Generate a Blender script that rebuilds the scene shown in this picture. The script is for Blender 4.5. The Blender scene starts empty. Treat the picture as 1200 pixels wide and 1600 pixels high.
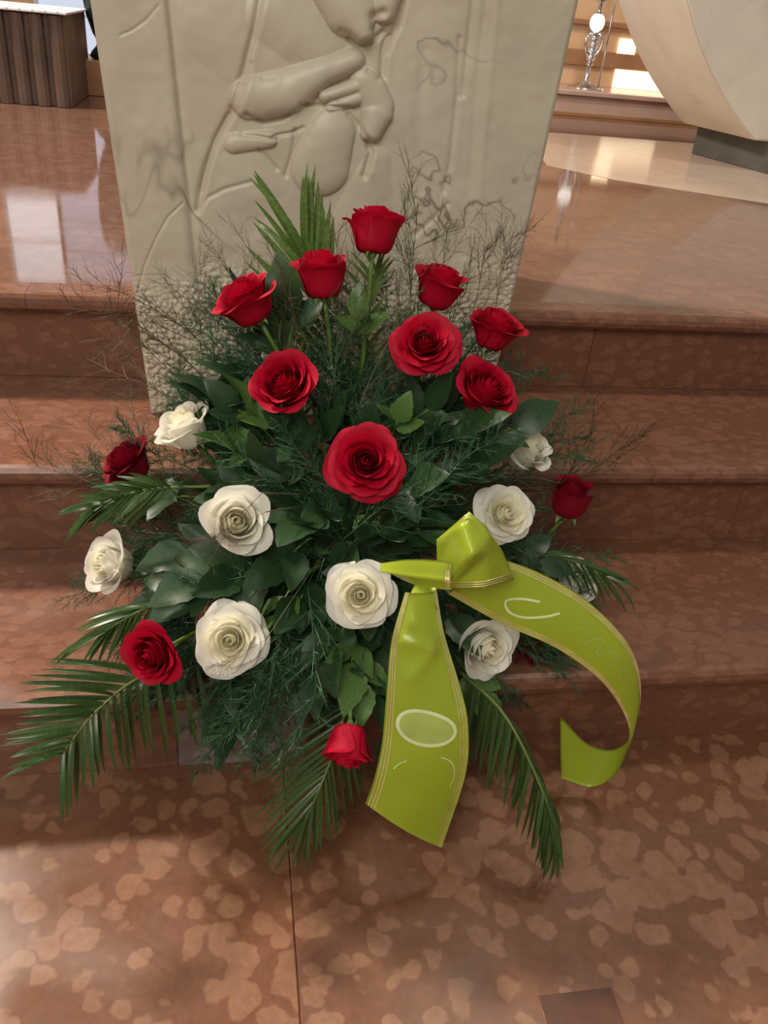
import bpy, bmesh, math, random
import numpy as np
from mathutils import Vector, Matrix
random.seed(7); rng = np.random.RandomState(7)
SC = bpy.context.scene; COL = SC.collection

# ---------------------------------------------------------------- camera
YAW, PITCH, ROLL, FPX = -0.2075, 0.5504, 0.1017, 1300.0
CAM = Vector((0, -0.8335, 0.9569))
_cy, _sy, _cp, _sp = math.cos(YAW), math.sin(YAW), math.cos(PITCH), math.sin(PITCH)
FW = Vector((-_sy*_cp, _cy*_cp, -_sp)); _r0 = Vector((_cy, _sy, 0)); _u0 = _r0.cross(FW)
RT = _r0*math.cos(ROLL) + _u0*math.sin(ROLL); UP = _u0*math.cos(ROLL) - _r0*math.sin(ROLL)
cd = bpy.data.cameras.new('camera'); cam = bpy.data.objects.new('camera', cd); COL.objects.link(cam)
cd.sensor_fit = 'VERTICAL'; cd.sensor_height = 24; cd.lens = 24*FPX/1600; cd.clip_start = .02
cam.matrix_world = Matrix.Translation(CAM) @ Matrix((RT, UP, -FW)).transposed().to_4x4()
SC.camera = cam
# ---------------------------------------------------------------- world, lights, exposure
w = bpy.data.worlds.new('world'); SC.world = w; w.use_nodes = True
w.node_tree.nodes['Background'].inputs[0].default_value = (1.0, .90, .80, 1)
w.node_tree.nodes['Background'].inputs[1].default_value = 0.26
def area(name, loc, aim, size, power, col):
    l = bpy.data.lights.new(name, 'AREA'); l.size = size; l.energy = power; l.color = col
    o = bpy.data.objects.new(name, l); COL.objects.link(o); o.location = loc
    o.rotation_euler = (Vector(aim)-Vector(loc)).to_track_quat('-Z', 'Y').to_euler(); return o
area('chancel_lamp', (-2.5, 2.5, 4.1), (0.2, 0.1, 0.2), .42, 330, (1, .89, .76))
area('front_fill_light', (-1.6, -3.2, 3.6), (0.2, 0.3, 0.5), 2.2, 118, (1, .95, .86))  # broad fill added from behind the camera, its source unseen
area('altar_lamp', (1.2, 0.9, 4.6), (2.6, 2.7, .9), .5, 70, (1, .93, .82))
SC.view_settings.view_transform = 'Standard'; SC.view_settings.look = 'None'
SC.view_settings.gamma = 1; SC.view_settings.use_curve_mapping = False
SC.view_settings.exposure = 0.0

# ---------------------------------------------------------------- helpers
def ray(px, py): return FW + RT*((px-600)/FPX) - UP*((py-800)/FPX)
def at(px, py, y):                      # point of the plane y seen at a photograph position
    d = ray(px, py); return CAM + d*((y-CAM.y)/d.y)
def onz(px, py, z):
    d = ray(px, py); return CAM + d*((z-CAM.z)/d.z)
def pj(P):
    q = Vector(P)-CAM; return 600+FPX*q.dot(RT)/q.dot(FW), 800-FPX*q.dot(UP)/q.dot(FW)
def pjn(X, Y, Z):
    q = [X-CAM.x, Y-CAM.y, Z-CAM.z]
    a, b, d = [sum(q[i]*v[i] for i in range(3)) for v in (RT, UP, FW)]
    return 600+FPX*a/d, 800-FPX*b/d
def mesh(name, vs, fs, smooth=True):
    m = bpy.data.meshes.new(name); m.from_pydata([tuple(v) for v in vs], [], fs); m.update()
    if smooth: m.polygons.foreach_set('use_smooth', [True]*len(m.polygons))
    return m
def obj(name, m, mat, parent=None):
    o = bpy.data.objects.new(name, m); COL.objects.link(o)
    if mat and not m.materials: m.materials.append(mat)
    if parent: o.parent = parent
    return o
def thing(name, label, cat, loc=(0, 0, 0), group=None, kind=None):
    o = bpy.data.objects.new(name, None); COL.objects.link(o); o.location = loc; o.empty_display_size = .02
    return tag(o, label, cat, group, kind)
def tag(o, label=None, cat=None, group=None, kind=None):
    for k, v in (('label', label), ('category', cat), ('group', group), ('kind', kind)):
        if v: o[k] = v
    return o
def struct(o): o['kind'] = 'structure'; return o
def bm_mesh(name, bm, smooth=False):
    bmesh.ops.recalc_face_normals(bm, faces=bm.faces)
    m = bpy.data.meshes.new(name); bm.to_mesh(m); bm.free()
    if smooth: m.polygons.foreach_set('use_smooth', [True]*len(m.polygons))
    return m
def box_bm(lo, hi, bev=0, seg=2, bm=None):
    b = bmesh.new(); bmesh.ops.create_cube(b, size=1)
    lo, hi = Vector(lo), Vector(hi)
    for v in b.verts: v.co = Vector(((v.co[i]+.5)*(hi[i]-lo[i])+lo[i]) for i in range(3))
    if bev: bmesh.ops.bevel(b, geom=b.edges[:], offset=bev, segments=seg, affect='EDGES', profile=.5)
    if bm is None: return b
    t = bpy.data.meshes.new('t'); b.to_mesh(t); b.free(); bm.from_mesh(t); bpy.data.meshes.remove(t); return bm
def prism_bm(poly, axis, a, b, bev=0):
    """poly of 2D points extruded along axis between a and b; 2D order is the other two axes in x,y,z order"""
    bm = bmesh.new(); rings = []
    for s in (a, b):
        ring = []
        for p in poly:
            c = [0, 0, 0]; o = [i for i in range(3) if i != axis]; c[o[0]], c[o[1]], c[axis] = p[0], p[1], s
            ring.append(bm.verts.new(c))
        rings.append(ring)
    n = len(poly)
    bm.faces.new(rings[0]); bm.faces.new(rings[1][::-1])
    for i in range(n): bm.faces.new((rings[0][i], rings[1][i], rings[1][(i+1) % n], rings[0][(i+1) % n]))
    bmesh.ops.recalc_face_normals(bm, faces=bm.faces)
    if bev: bmesh.ops.bevel(bm, geom=bm.edges[:], offset=bev, segments=2, affect='EDGES')
    return bm
def lathe(name, prof, n=32, smooth=True, loc=(0, 0, 0)):
    vs, fs = [], []
    for r, z in prof:
        for k in range(n): a = 2*math.pi*k/n; vs.append((loc[0]+r*math.cos(a), loc[1]+r*math.sin(a), loc[2]+z))
    for i in range(len(prof)-1):
        for k in range(n): fs.append((i*n+k, i*n+(k+1) % n, (i+1)*n+(k+1) % n, (i+1)*n+k))
    fs.append(tuple(range(n))[::-1]); fs.append(tuple(range((len(prof)-1)*n, len(prof)*n)))
    return mesh(name, vs, fs, smooth)
def catmull(P, n):
    P = [np.array(p, float) for p in P]; P = [2*P[0]-P[1]] + P + [2*P[-1]-P[-2]]; out = []
    m = len(P)-3
    for j in range(n+1):
        s = j/n*m; i = min(int(s), m-1); t = s-i; a, b, c, d = P[i:i+4]
        out.append(.5*((2*b)+(c-a)*t+(2*a-5*b+4*c-d)*t*t+(3*b-a-3*c+d)*t**3))
    return out
def add_tube(vs, fs, pts, r0, r1, n=6):
    """append a tapered tube along pts to the vertex and face lists"""
    pts = [np.array(p, float) for p in pts]; base = len(vs); m = len(pts)
    t0 = pts[-1]-pts[0]; ref = np.array((0, 0, 1.)) if abs(t0[2]) < .8*np.linalg.norm(t0) else np.array((1., 0, 0))
    for i, p in enumerate(pts):
        t = pts[min(i+1, m-1)]-pts[max(i-1, 0)]; t = t/(np.linalg.norm(t)+1e-9)
        a = np.cross(t, ref); a /= np.linalg.norm(a)+1e-9; b = np.cross(t, a)
        r = r0+(r1-r0)*i/(m-1)
        for k in range(n):
            q = 2*math.pi*k/n; vs.append(tuple(p+a*r*math.cos(q)+b*r*math.sin(q)))
    for i in range(m-1):
        for k in range(n):
            fs.append((base+i*n+k, base+i*n+(k+1) % n, base+(i+1)*n+(k+1) % n, base+(i+1)*n+k))
    fs.append(tuple(base+k for k in range(n))[::-1]); fs.append(tuple(base+(m-1)*n+k for k in range(n)))
def tube_mesh(name, pts, r0, r1, n=6):
    vs, fs = [], []; add_tube(vs, fs, pts, r0, r1, n); return mesh(name, vs, fs)
def frame(X, Zhint):
    X = Vector(X).normalized(); Z = Vector(Zhint); Z = (Z - X*Z.dot(X))
    if Z.length < 1e-4: Z = Vector((0, 0, 1)) - X*X.z
    Z.normalize(); Y = Z.cross(X); return Matrix((X, Y, Z)).transposed()

# ---------------------------------------------------------------- materials
def new_mat(name):
    m = bpy.data.materials.new(name); m.use_nodes = True; nt = m.node_tree
    return m, nt, nt.nodes['Principled BSDF']
def N(nt, kind, **kw):
    n = nt.nodes.new(kind)
    for k, v in kw.items():
        if hasattr(n, k) and not k.startswith('i_'): setattr(n, k, v)
    return n
def link(nt, a, b): nt.links.new(a, b)
def noise(nt, vec, scale, detail=3, rough=.5):
    n = nt.nodes.new('ShaderNodeTexNoise'); n.inputs['Scale'].default_value = scale
    n.inputs['Detail'].default_value = detail; n.inputs['Roughness'].default_value = rough
    if vec: link(nt, vec, n.inputs['Vector'])
    return n
def ramp(nt, fac, stops):
    r = nt.nodes.new('ShaderNodeValToRGB'); e = r.color_ramp.elements
    while len(e) < len(stops): e.new(.5)
    for q, (p, c) in zip(e, stops): q.position = p; q.color = (*c, 1) if len(c) == 3 else c
    link(nt, fac, r.inputs[0]); return r
def mix(nt, fac, a, b, blend='MIX'):
    m = nt.nodes.new('ShaderNodeMix'); m.data_type = 'RGBA'; m.blend_type = blend
    if isinstance(fac, (int, float)): m.inputs[0].default_value = fac
    else: link(nt, fac, m.inputs[0])
    for s, v in ((6, a), (7, b)):
        if isinstance(v, tuple): m.inputs[s].default_value = (*v, 1)
        else: link(nt, v, m.inputs[s])
    return m.outputs[2]
def plain(name, col, rough=.5, metal=0, var=.15, scale=30, sss=0, trans=0, coat=0):
    m, nt, b = new_mat(name)
    g = N(nt, 'ShaderNodeTexCoord'); n = noise(nt, g.outputs['Object'], scale)
    lo = tuple(c*(1-var) for c in col); hi = tuple(min(1, c*(1+var)) for c in col)
    r = ramp(nt, n.outputs['Fac'], [(.3, lo), (.7, hi)]); link(nt, r.outputs[0], b.inputs['Base Color'])
    b.inputs['Roughness'].default_value = rough; b.inputs['Metallic'].default_value = metal
    if 'petal' in name: b.inputs['Specular IOR Level'].default_value = .2
    if coat: b.inputs['Coat Weight'].default_value = coat
    if sss: b.inputs['Subsurface Weight'].default_value = sss; b.inputs['Subsurface Scale'].default_value = .004
    if trans:
        t = N(nt, 'ShaderNodeBsdfTranslucent'); link(nt, r.outputs[0], t.inputs[0])
        mx = N(nt, 'ShaderNodeMixShader'); mx.inputs[0].default_value = trans
        link(nt, b.outputs[0], mx.inputs[1]); link(nt, t.outputs[0], mx.inputs[2])
        link(nt, mx.outputs[0], nt.nodes['Material Output'].inputs[0])
    return m
def red_marble(name, lo, hi, scale=24, rough=.16, contrast=1.0, stretch=(1, 1, 1)):
    m, nt, b = new_mat(name)
    g = N(nt, 'ShaderNodeNewGeometry'); oi = N(nt, 'ShaderNodeObjectInfo')
    mp = N(nt, 'ShaderNodeVectorMath', operation='MULTIPLY'); mp.inputs[1].default_value = stretch
    link(nt, g.outputs['Position'], mp.inputs[0])
    of = N(nt, 'ShaderNodeVectorMath', operation='ADD'); link(nt, mp.outputs[0], of.inputs[0]); link(nt, oi.outputs['Random'], of.inputs[1])
    P = of.outputs[0]
    dn = noise(nt, P, 22, 3); ds = N(nt, 'ShaderNodeVectorMath', operation='MULTIPLY_ADD')
    link(nt, dn.outputs['Color'], ds.inputs[0]); ds.inputs[1].default_value = (.045,)*3; link(nt, P, ds.inputs[2])
    v = N(nt, 'ShaderNodeTexVoronoi', feature='SMOOTH_F1'); v.inputs['Scale'].default_value = scale; v.inputs['Smoothness'].default_value = .25
    link(nt, ds.outputs[0], v.inputs['Vector'])
    big = noise(nt, P, 5, 2); ad = N(nt, 'ShaderNodeMath', operation='MULTIPLY_ADD')
    link(nt, big.outputs['Fac'], ad.inputs[0]); ad.inputs[1].default_value = .95; link(nt, v.outputs['Distance'], ad.inputs[2])
    r = ramp(nt, ad.outputs[0], [(.90, (0, 0, 0)), (.98, (1, 1, 1))])
    vc = N(nt, 'ShaderNodeTexVoronoi', feature='SMOOTH_F1'); vc.inputs['Scale'].default_value = scale; vc.inputs['Smoothness'].default_value = .1
    link(nt, ds.outputs[0], vc.inputs['Vector'])
    sx = N(nt, 'ShaderNodeSeparateColor'); link(nt, vc.outputs['Color'], sx.inputs[0])
    mid = tuple(h*.72+l*.28 for h, l in zip(hi, lo))
    cell = mix(nt, sx.outputs[0], hi, mid)
    fac = N(nt, 'ShaderNodeMath', operation='MULTIPLY'); link(nt, r.outputs[0], fac.inputs[0]); fac.inputs[1].default_value = contrast
    c1 = mix(nt, fac.outputs[0], cell, lo)
    fn = noise(nt, P, 90, 4, .6); fr = ramp(nt, fn.outputs['Fac'], [(.3, (.82, .80, .78)), (.75, (1.1, 1.1, 1.1))])
    c2 = mix(nt, 1.0, c1, fr.outputs[0], 'MULTIPLY')
    link(nt, c2, b.inputs['Base Color'])
    rn = noise(nt, P, 9, 3); rr = ramp(nt, rn.outputs['Fac'], [(.3, (rough*.7,)*3), (.7, (rough*1.5,)*3)])
    link(nt, rr.outputs[0], b.inputs['Roughness']); b.inputs['IOR'].default_value = 1.5
    return m
def cream_marble(name, base, vein, rough=.42):
    m, nt, b = new_mat(name); g = N(nt, 'ShaderNodeNewGeometry'); P = g.outputs['Position']
    def vein_fac(scale, w, dist, seed):
        of = N(nt, 'ShaderNodeVectorMath', operation='ADD'); link(nt, P, of.inputs[0]); of.inputs[1].default_value = (seed, seed*.7, seed*1.3)
        n = noise(nt, of.outputs[0], scale, 4, .55); n.inputs['Distortion'].default_value = dist
        s = N(nt, 'ShaderNodeMath', operation='SUBTRACT'); link(nt, n.outputs['Fac'], s.inputs[0]); s.inputs[1].default_value = .5
        a = N(nt, 'ShaderNodeMath', operation='ABSOLUTE'); link(nt, s.outputs[0], a.inputs[0])
        return ramp(nt, a.outputs[0], [(0, (1, 1, 1)), (w, (0, 0, 0))]).outputs[0]
    f1 = vein_fac(3.2, .010, .6, 3.1); f2 = vein_fac(2.0, .09, .4, 8.3)
    mk = noise(nt, P, 4, 2); mr = ramp(nt, mk.outputs['Fac'], [(.45, (0, 0, 0)), (.62, (.75, .75, .75))])
    fm = N(nt, 'ShaderNodeMath', operation='MULTIPLY'); link(nt, f1, fm.inputs[0]); link(nt, mr.outputs[0], fm.inputs[1])
    cl = noise(nt, P, 7, 4); base2 = tuple(c*k for c, k in zip(base, (.86, .83, .78)))
    c0 = mix(nt, cl.outputs['Fac'], base, base2)
    soft = N(nt, 'ShaderNodeMath', operation='MULTIPLY'); link(nt, f2, soft.inputs[0]); soft.inputs[1].default_value = .35
    c1 = mix(nt, soft.outputs[0], c0, tuple(c*.72 for c in base))
    c2 = mix(nt, fm.outputs[0], c1, vein)
    link(nt, c2, b.inputs['Base Color']); b.inputs['Roughness'].default_value = rough
    fn = noise(nt, P, 260, 3); bp = N(nt, 'ShaderNodeBump'); bp.inputs['Strength'].default_value = .08; bp.inputs['Distance'].default_value = .002
    link(nt, fn.outputs['Fac'], bp.inputs['Height']); link(nt, bp.outputs[0], b.inputs['Normal'])
    return m
def glow(name, col, strength):
    m, nt, b = new_mat(name); b.inputs['Base Color'].default_value = (.06, .06, .06, 1)
    b.inputs['Emission Color'].default_value = (*col, 1); b.inputs['Emission Strength'].default_value = strength; return m

M = {}
M['floor'] = red_marble('nodular_red_marble_floor', (.160, .064, .033), (.285, .143, .082), 28, .25, .8)
M['step'] = red_marble('nodular_red_marble_step', (.155, .062, .036), (.235, .105, .064), 32, .25, .65, (1, 1.5, 1.5))
M['platform'] = red_marble('polished_red_marble_platform', (.140, .068, .047), (.20, .105, .074), 22, .06, .5)
M['grey'] = red_marble('grey_toned_marble', (.17, .12, .10), (.30, .23, .20), 22, .18, .7)  # greyer tone, used on one slab of the lowest riser
M['ambo'] = cream_marble('ivory_veined_marble', (.66, .605, .48), (.12, .09, .06))
M['altar'] = cream_marble('pale_altar_stone', (.74, .70, .62), (.5, .45, .38), .5)
M['darkstone'] = plain('dark_grey_stone', (.075, .072, .062), .4, 0, .25, 8)
M['beige'] = cream_marble('light_beige_floor_marble', (.60, .47, .38), (.45, .33, .26), .12)
M['red'] = plain('red_rose_petal', (.46, .0025, .026), .6, 0, .15, 40, 0, .18)
M['darkred'] = plain('dark_red_rose_petal', (.22, .003, .014), .6, 0, .2, 40, 0, .15)
M['white'] = plain('white_rose_petal', (.92, .90, .81), .5, 0, .03, 40, 0, .38)
M['cream'] = plain('cream_rose_heart', (.93, .90, .74), .5, 0, .03, 40, 0, .42)
M['stem'] = plain('rose_stem_green', (.10, .19, .03), .45)
M['sepal'] = plain('sepal_green', (.13, .22, .06), .5)
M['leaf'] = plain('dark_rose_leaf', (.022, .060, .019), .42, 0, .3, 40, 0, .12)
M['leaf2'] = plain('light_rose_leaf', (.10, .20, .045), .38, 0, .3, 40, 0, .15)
M['palm'] = plain('palm_leaflet_green', (.042, .088, .022), .28, 0, .3, 30, 0, .12)
M['palm_light'] = plain('palm_leaflet_light', (.12, .20, .045), .3, 0, .3, 30, 0, .15)
M['rachis'] = plain('palm_rachis_green', (.12, .17, .04), .4)
M['fern'] = plain('asparagus_fern_green', (.026, .092, .034), .45, 0, .35, 40, 0, .1)
M['twig'] = plain('dry_twig_brown', (.065, .045, .022), .6, 0, .3, 60)
M['twig_green'] = plain('twig_olive', (.085, .085, .030), .6, 0, .3, 60)
M['ribbon'] = plain('lime_satin', (.38, .48, .030), .27, 0, .06, 18, 0, .12, .2)
M['gold'] = plain('gold_edge_print', (.92, .76, .34), .28, .55, .2, 60)
M['letter'] = plain('pale_ribbon_print', (.72, .80, .42), .4)
M['letterfill'] = plain('pale_green_ribbon_print', (.42, .52, .12), .3)
M['plastic'] = plain('dark_green_plastic', (.02, .045, .025), .35)
M['foam'] = plain('green_flower_foam', (.05, .12, .05), .9)
M['wood'] = plain('brown_ribbed_wood', (.10, .062, .046), .45, 0, .3, 8)
M['cloth'] = plain('white_lace_cloth', (.75, .73, .78), .8)
M['bronze'] = plain('dark_green_bronze', (.02, .035, .030), .4, .5)
M['silver'] = plain('polished_silver', (.80, .84, .90), .14, 1, .05)
M['wall'] = plain('warm_plaster_wall', (.42, .27, .17), .7, 0, .15, 2)
M['peach'] = plain('peach_marble', (.68, .45, .27), .4, 0, .12, 5)
M['brownband'] = plain('brown_marble_band', (.38, .20, .10), .35, 0, .15, 6)
M['pink'] = plain('pale_pink_marble', (.55, .38, .31), .3, 0, .12, 5)
M['frame'] = plain('pale_window_frame', (.45, .45, .47), .5)
M['pane'] = glow('daylit_glass', (.74, .82, 1.0), .78)
M['pane_bright'] = glow('bright_daylit_glass', (.95, .97, 1.0), 1.5)
M['lamp'] = glow('warm_lit_panel', (1, .80, .50), 3.2)
M['globe'] = glow('lamp_globe', (1, .96, .88), 1.8)

# ---------------------------------------------------------------- floor, steps, platform
RISE, TREAD = .16, .3229
X0, X1 = -3.2, 4.6
fl = struct(thing('floor', None, None))
jx = .0655
def slab(name, lo, hi, mat, parent, bev=.0015):
    return obj(name, bm_mesh(name, box_bm(lo, hi, bev, 1)), mat, parent)
G = .0004
for a, b in ((-2.6, -1.27), (-1.27, jx), (jx, 1.40), (1.40, 2.7)):
    slab('floor_slab', (a+G, -3.0, -.04), (b-G, .02, 0), M['floor'], fl)
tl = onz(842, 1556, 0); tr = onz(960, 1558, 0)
it = obj('dark_floor_square', bm_mesh('dark_floor_square', box_bm((tl.x, tl.y-.09, -.01), (tr.x, tl.y, .0006), .0004, 1)), plain('dark_brown_square', (.10, .038, .022), .25, 0, .2, 30), fl)  # darker brown square, almost flush with the floor slabs

st = struct(thing('stair', None, None))
def nosing(name, x0, x1, yf, yb, zt, th, mat, parent):
    r = th*.46; pts = [(yb, zt-th), (yf+r*.9, zt-th)]
    for k in range(7):
        a = -math.pi/2 - math.pi*k/6
        pts.append((yf+r+math.cos(a)*r, zt-th/2+math.sin(a)*th/2))
    pts += [(yb, zt)]
    o = obj(name, bm_mesh(name, prism_bm(pts, 0, x0+G, x1-G), False), mat, parent)
    return o
joints = [[X0, -.72, 1.25, 2.2, X1], [X0, -.9, onz(1029, 738, .32).x, 2.0, X1]]
for k in range(2):
    js = joints[k]; yk = k*TREAD; zt = (k+1)*RISE
    for a, b in zip(js[:-1], js[1:]):
        nosing('tread_slab', a, b, yk-.014, yk+TREAD+.03, zt, .034, M['step'], st)
rj = [[X0, -.70, -.083, .09, 1.6, X1], [X0, -.6, .9, X1], [X0, -.8, .7, 2.1, X1]]
for k in range(3):
    yk = k*TREAD
    for i, (a, b) in enumerate(zip(rj[k][:-1], rj[k][1:])):
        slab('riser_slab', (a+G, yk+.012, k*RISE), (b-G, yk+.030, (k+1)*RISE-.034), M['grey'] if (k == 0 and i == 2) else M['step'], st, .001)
pf = struct(thing('floor_platform', None, None))
yp = 2*TREAD
for a, b in ((X0, -.35), (-.35, 1.02), (1.02, X1)):
    nosing('platform_edge_slab', a, b, yp-.014, yp+.05, .48, .034, M['step'], pf)
pxs = [X0, -1.3, .1, 1.5, 2.9, X1]; pys = [yp+.05, 2.3, 3.9, 5.6]
for a, b in zip(pxs[:-1], pxs[1:]):
    for c, d in zip(pys[:-1], pys[1:]):
        slab('platform_slab', (a+.0004, c+.0004, .44), (b-.0004, d-.0004, .48), M['platform'], pf, .0004)
bp_ = [(1.16, 2.37), (1.34, 2.145), (1.79, 1.88), (4.4, 1.75), (4.4, 3.35), (1.36, 3.35)]
obj('beige_inlay', bm_mesh('beige_inlay', prism_bm(bp_, 2, .47, .4812)), M['beige'], pf)

# ---------------------------------------------------------------- back wall and windows
def wallbox(name, lo, hi, mat):
    o = obj(name, bm_mesh(name, box_bm(lo, hi)), mat); return struct(o)
wallbox('wall_back', (X0, 5.45, .4), (X1, 5.6, 4.2), M['wall'])
wallbox('wall_left', (X0-.15, .2, .4), (X0, 5.6, 4.2), M['wall'])
def window(name, x0, x1, z0, z1, y, nx, nz, mat):
    e = struct(thing(name, None, None, (0, 0, 0)))
    t = .022; bm = box_bm((x0-t, y-.05, z0-t), (x0, y, z1+t)); box_bm((x1, y-.05, z0-t), (x1+t, y, z1+t), bm=bm)
    box_bm((x0, y-.05, z0-t), (x1, y, z0), bm=bm); box_bm((x0, y-.05, z1), (x1, y, z1+t), bm=bm)
    for i in range(1, nx): xx = x0+(x1-x0)*i/nx; box_bm((xx-.006, y-.04, z0), (xx+.006, y, z1), bm=bm)
    for i in range(1, nz): zz = z0+(z1-z0)*i/nz; box_bm((x0, y-.04, zz-.006), (x1, y, zz+.006), bm=bm)
    obj('window_frame', bm_mesh('window_frame', bm), M['frame'], e)
    for i in range(nx):
        for j in range(nz):
            a, b = x0+(x1-x0)*i/nx, x0+(x1-x0)*(i+1)/nx; c, d = z0+(z1-z0)*j/nz, z0+(z1-z0)*(j+1)/nz
            obj('pane', bm_mesh('pane', box_bm((a, y-.02, c), (b, y-.01, d))), mat, e)
window('window_1', -1.17, -.72, .50, 1.92, 5.44, 1, 7, M['pane'])
window('window_2', -1.52, -1.19, 1.36, 1.95, 5.44, 1, 2, M['pane_bright'])

# ---------------------------------------------------------------- cabinet, bronze stand on the left
cb = thing('cabinet', 'low brown ribbed wooden cabinet topped with a white cloth', 'cabinet', (-.86, 3.06, .48))
xa, xb, ya, yb_ = -1.5, -.625, 2.96, 3.5
def loc(bm, p):
    bmesh.ops.translate(bm, vec=-Vector(p), verts=bm.verts); return bm
o_ = (-.86, 3.06, .48)
obj('body', bm_mesh('body', loc(box_bm((xa, ya+.02, .48), (xb, yb_, .80), .004), o_)), M['wood'], cb)
for i in range(12):
    x = xb-.035-i*.07
    obj('rib', bm_mesh('rib', loc(prism_bm([(x-.028, ya+.021), (x-.022, ya+.004), (x-.008, ya-.003), (x+.008, ya-.003), (x+.022, ya+.004), (x+.028, ya+.021)], 2, .482, .795), o_)), M['wood'], cb)
cl = obj('lace_cloth', bm_mesh('lace_cloth', box_bm((xa-.01, ya-.012, .8005), (xb+.012, yb_+.01, .809), .002)), M['cloth'])
tag(cl, 'white cloth with a fine grid laid over the low brown cabinet', 'cloth')
bm = bmesh.new()
for i in range(20): box_bm((xb-.02-i*.045, ya-.0135, .801), (xb-.016-i*.045, ya+.40, .8098), bm=bm)
obj('cloth_hem', bm_mesh('cloth_hem', bm), M['frame'], cl)
pd = onz(146, 150, .48)
ped = obj('pedestal', bm_mesh('pedestal', box_bm((pd.x-.04, pd.y, .48), (pd.x+.16, pd.y+.2, .62), .004)), M['brownband'])
tag(ped, 'small brown stone pedestal standing left of the ivory marble ambo', 'pedestal')
bs = lathe('bronze_stand', [(.045, 0), (.06, .01), (.05, .03), (.03, .05), (.022, .07), (.04, .10), (.062, .17), (.075, .27), (.08, .40), (.07, .5), (.05, .55)], 24)
bso = obj('bronze_stand', bs, M['bronze']); bso.location = (pd.x+.045, pd.y+.10, .62)
tag(bso, 'dark green bronze stand on the small brown pedestal', 'stand')

# ---------------------------------------------------------------- altar at the right
al = thing('altar', 'pale stone altar with big rounded underside on a dark base', 'altar', (2.75, 2.78, .48))
o_ = (2.75, 2.78, .48)
def arc_poly(cx, cz, R, z0, z1, n=28):
    a0 = math.asin((z1-cz)/R); a1 = math.asin((z0-cz)/R); L = []
    for i in range(n+1):
        a = a0+(a1-a0)*i/n; L.append((cx-R*math.cos(a), cz+R*math.sin(a)))
    return L + [(2*cx-x, z) for x, z in L[::-1]]
poly = arc_poly(2.82, 1.80, 1.44, .60, 1.42)
bm = bmesh.new(); fr, bk = [], []
for x, z in poly: fr.append(bm.verts.new((x+.06, 2.55, z))); bk.append(bm.verts.new((x-.03, 3.0, z)))
bm.faces.new(fr); bm.faces.new(bk[::-1]); n = len(poly)
for i in range(n): bm.faces.new((fr[i], bk[i], bk[(i+1) % n], fr[(i+1) % n]))
bm = loc(bm, o_); bmesh.ops.recalc_face_normals(bm, faces=bm.faces)
bmesh.ops.bevel(bm, geom=[e for e in bm.edges if e.calc_face_angle(0) > .6], offset=.006, segments=2, affect='EDGES')
obj('support', bm_mesh('support', bm), M['altar'], al)
obj('altar_top', bm_mesh('altar_top', loc(box_bm((1.35, 2.45, 1.42), (4.35, 3.1, 1.52), .008), o_)), M['altar'], al)
bq = [(2.17, 2.50), (3.6, 2.50), (3.6, 2.97), (2.05, 2.97)]
obj('base', bm_mesh('base', loc(prism_bm(bq, 2, .4812, .602, .003), o_)), M['darkstone'], al)

# ---------------------------------------------------------------- rear step, rear altar, candlestick
rs = thing('rear_step', None, None); struct(rs); rs.name = 'trim_1'
slab('riser_slab', (1.2, 4.2, .48), (4.5, 4.30, .585), M['pink'], rs, .002)
slab('step_slab', (1.2, 4.18, .585), (4.5, 4.95, .612), M['pink'], rs, .005)
slab('plinth_strip', (1.2, 4.185, .48), (4.5, 4.2, .50), M['brownband'], rs, .002)
ra = thing('rear_altar', 'peach marble rear altar with lit panels behind silver candlestick', 'altar', (2.4, 4.8, .612))
o_ = (2.4, 4.8, .612)
def rab(name, lo, hi, mat, bev=.003): return obj(name, bm_mesh(name, loc(box_bm(lo, hi, bev), o_)), mat, ra)
rab('plinth', (1.3, 4.62, .612), (4.3, 4.95, .72), M['peach'])
rab('brown_band', (1.3, 4.60, .72), (4.3, 4.95, .80), M['brownband'])
rab('middle_band', (1.3, 4.63, .80), (4.3, 4.95, .93), M['peach'])
rab('moulding', (1.3, 4.60, .93), (4.3, 4.95, .955), M['brownband'])
rab('upper_band', (1.3, 4.64, .955), (4.3, 4.95, 1.35), M['peach'])
def ap(px, py, y): return at(px, py, y)
A, B = ap(957, 141, 4.6), ap(1024, 105, 4.6)
pnl = rab('lit_panel', (A.x, 4.612, max(A.z, .615)), (B.x+.12, 4.622, .715), M['lamp'], .001); pnl['label'] = 'glowing warm white lower panel'
A, B = ap(966, 88, 4.6), ap(986, 62, 4.6)
pnl = rab('lit_panel', (A.x, 4.618, A.z), (B.x+.05, 4.632, B.z), M['lamp'], .001); pnl['label'] = 'small glowing upper panel'
cs = thing('candlestick', 'tall silver candlestick with a white lamp globe before peach altar', 'candlestick', (2.03, 4.36, .612))
obj('foot', lathe('foot', [(.105, 0), (.105, .006), (.09, .012), (.05, .022), (.022, .034), (.012, .05), (.011, .12)], 32), M['silver'], cs)
kn = []
for i in range(41):
    t = i/40; kn.append((.016+.014*math.sin(t*math.pi)*(.6+.4*math.sin(t*34)), .12+.17*t))
obj('knotted_shaft', lathe('knotted_shaft', kn, 20), M['silver'], cs)
for sx in (-1, 1):
    pts = catmull([(0, 0, .16), (sx*.035, -.01, .19), (sx*.05, -.01, .24), (sx*.03, 0, .28), (sx*.012, 0, .26)], 14)
    obj('scroll_arm', tube_mesh('scroll_arm', pts, .009, .006, 8), M['silver'], cs)
gz = [( .004+.038*math.sin(math.pi*i/14), .335-.045*math.cos(math.pi*i/14)) for i in range(15)]
obj('globe', lathe('globe', gz, 24), M['globe'], cs)
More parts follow.
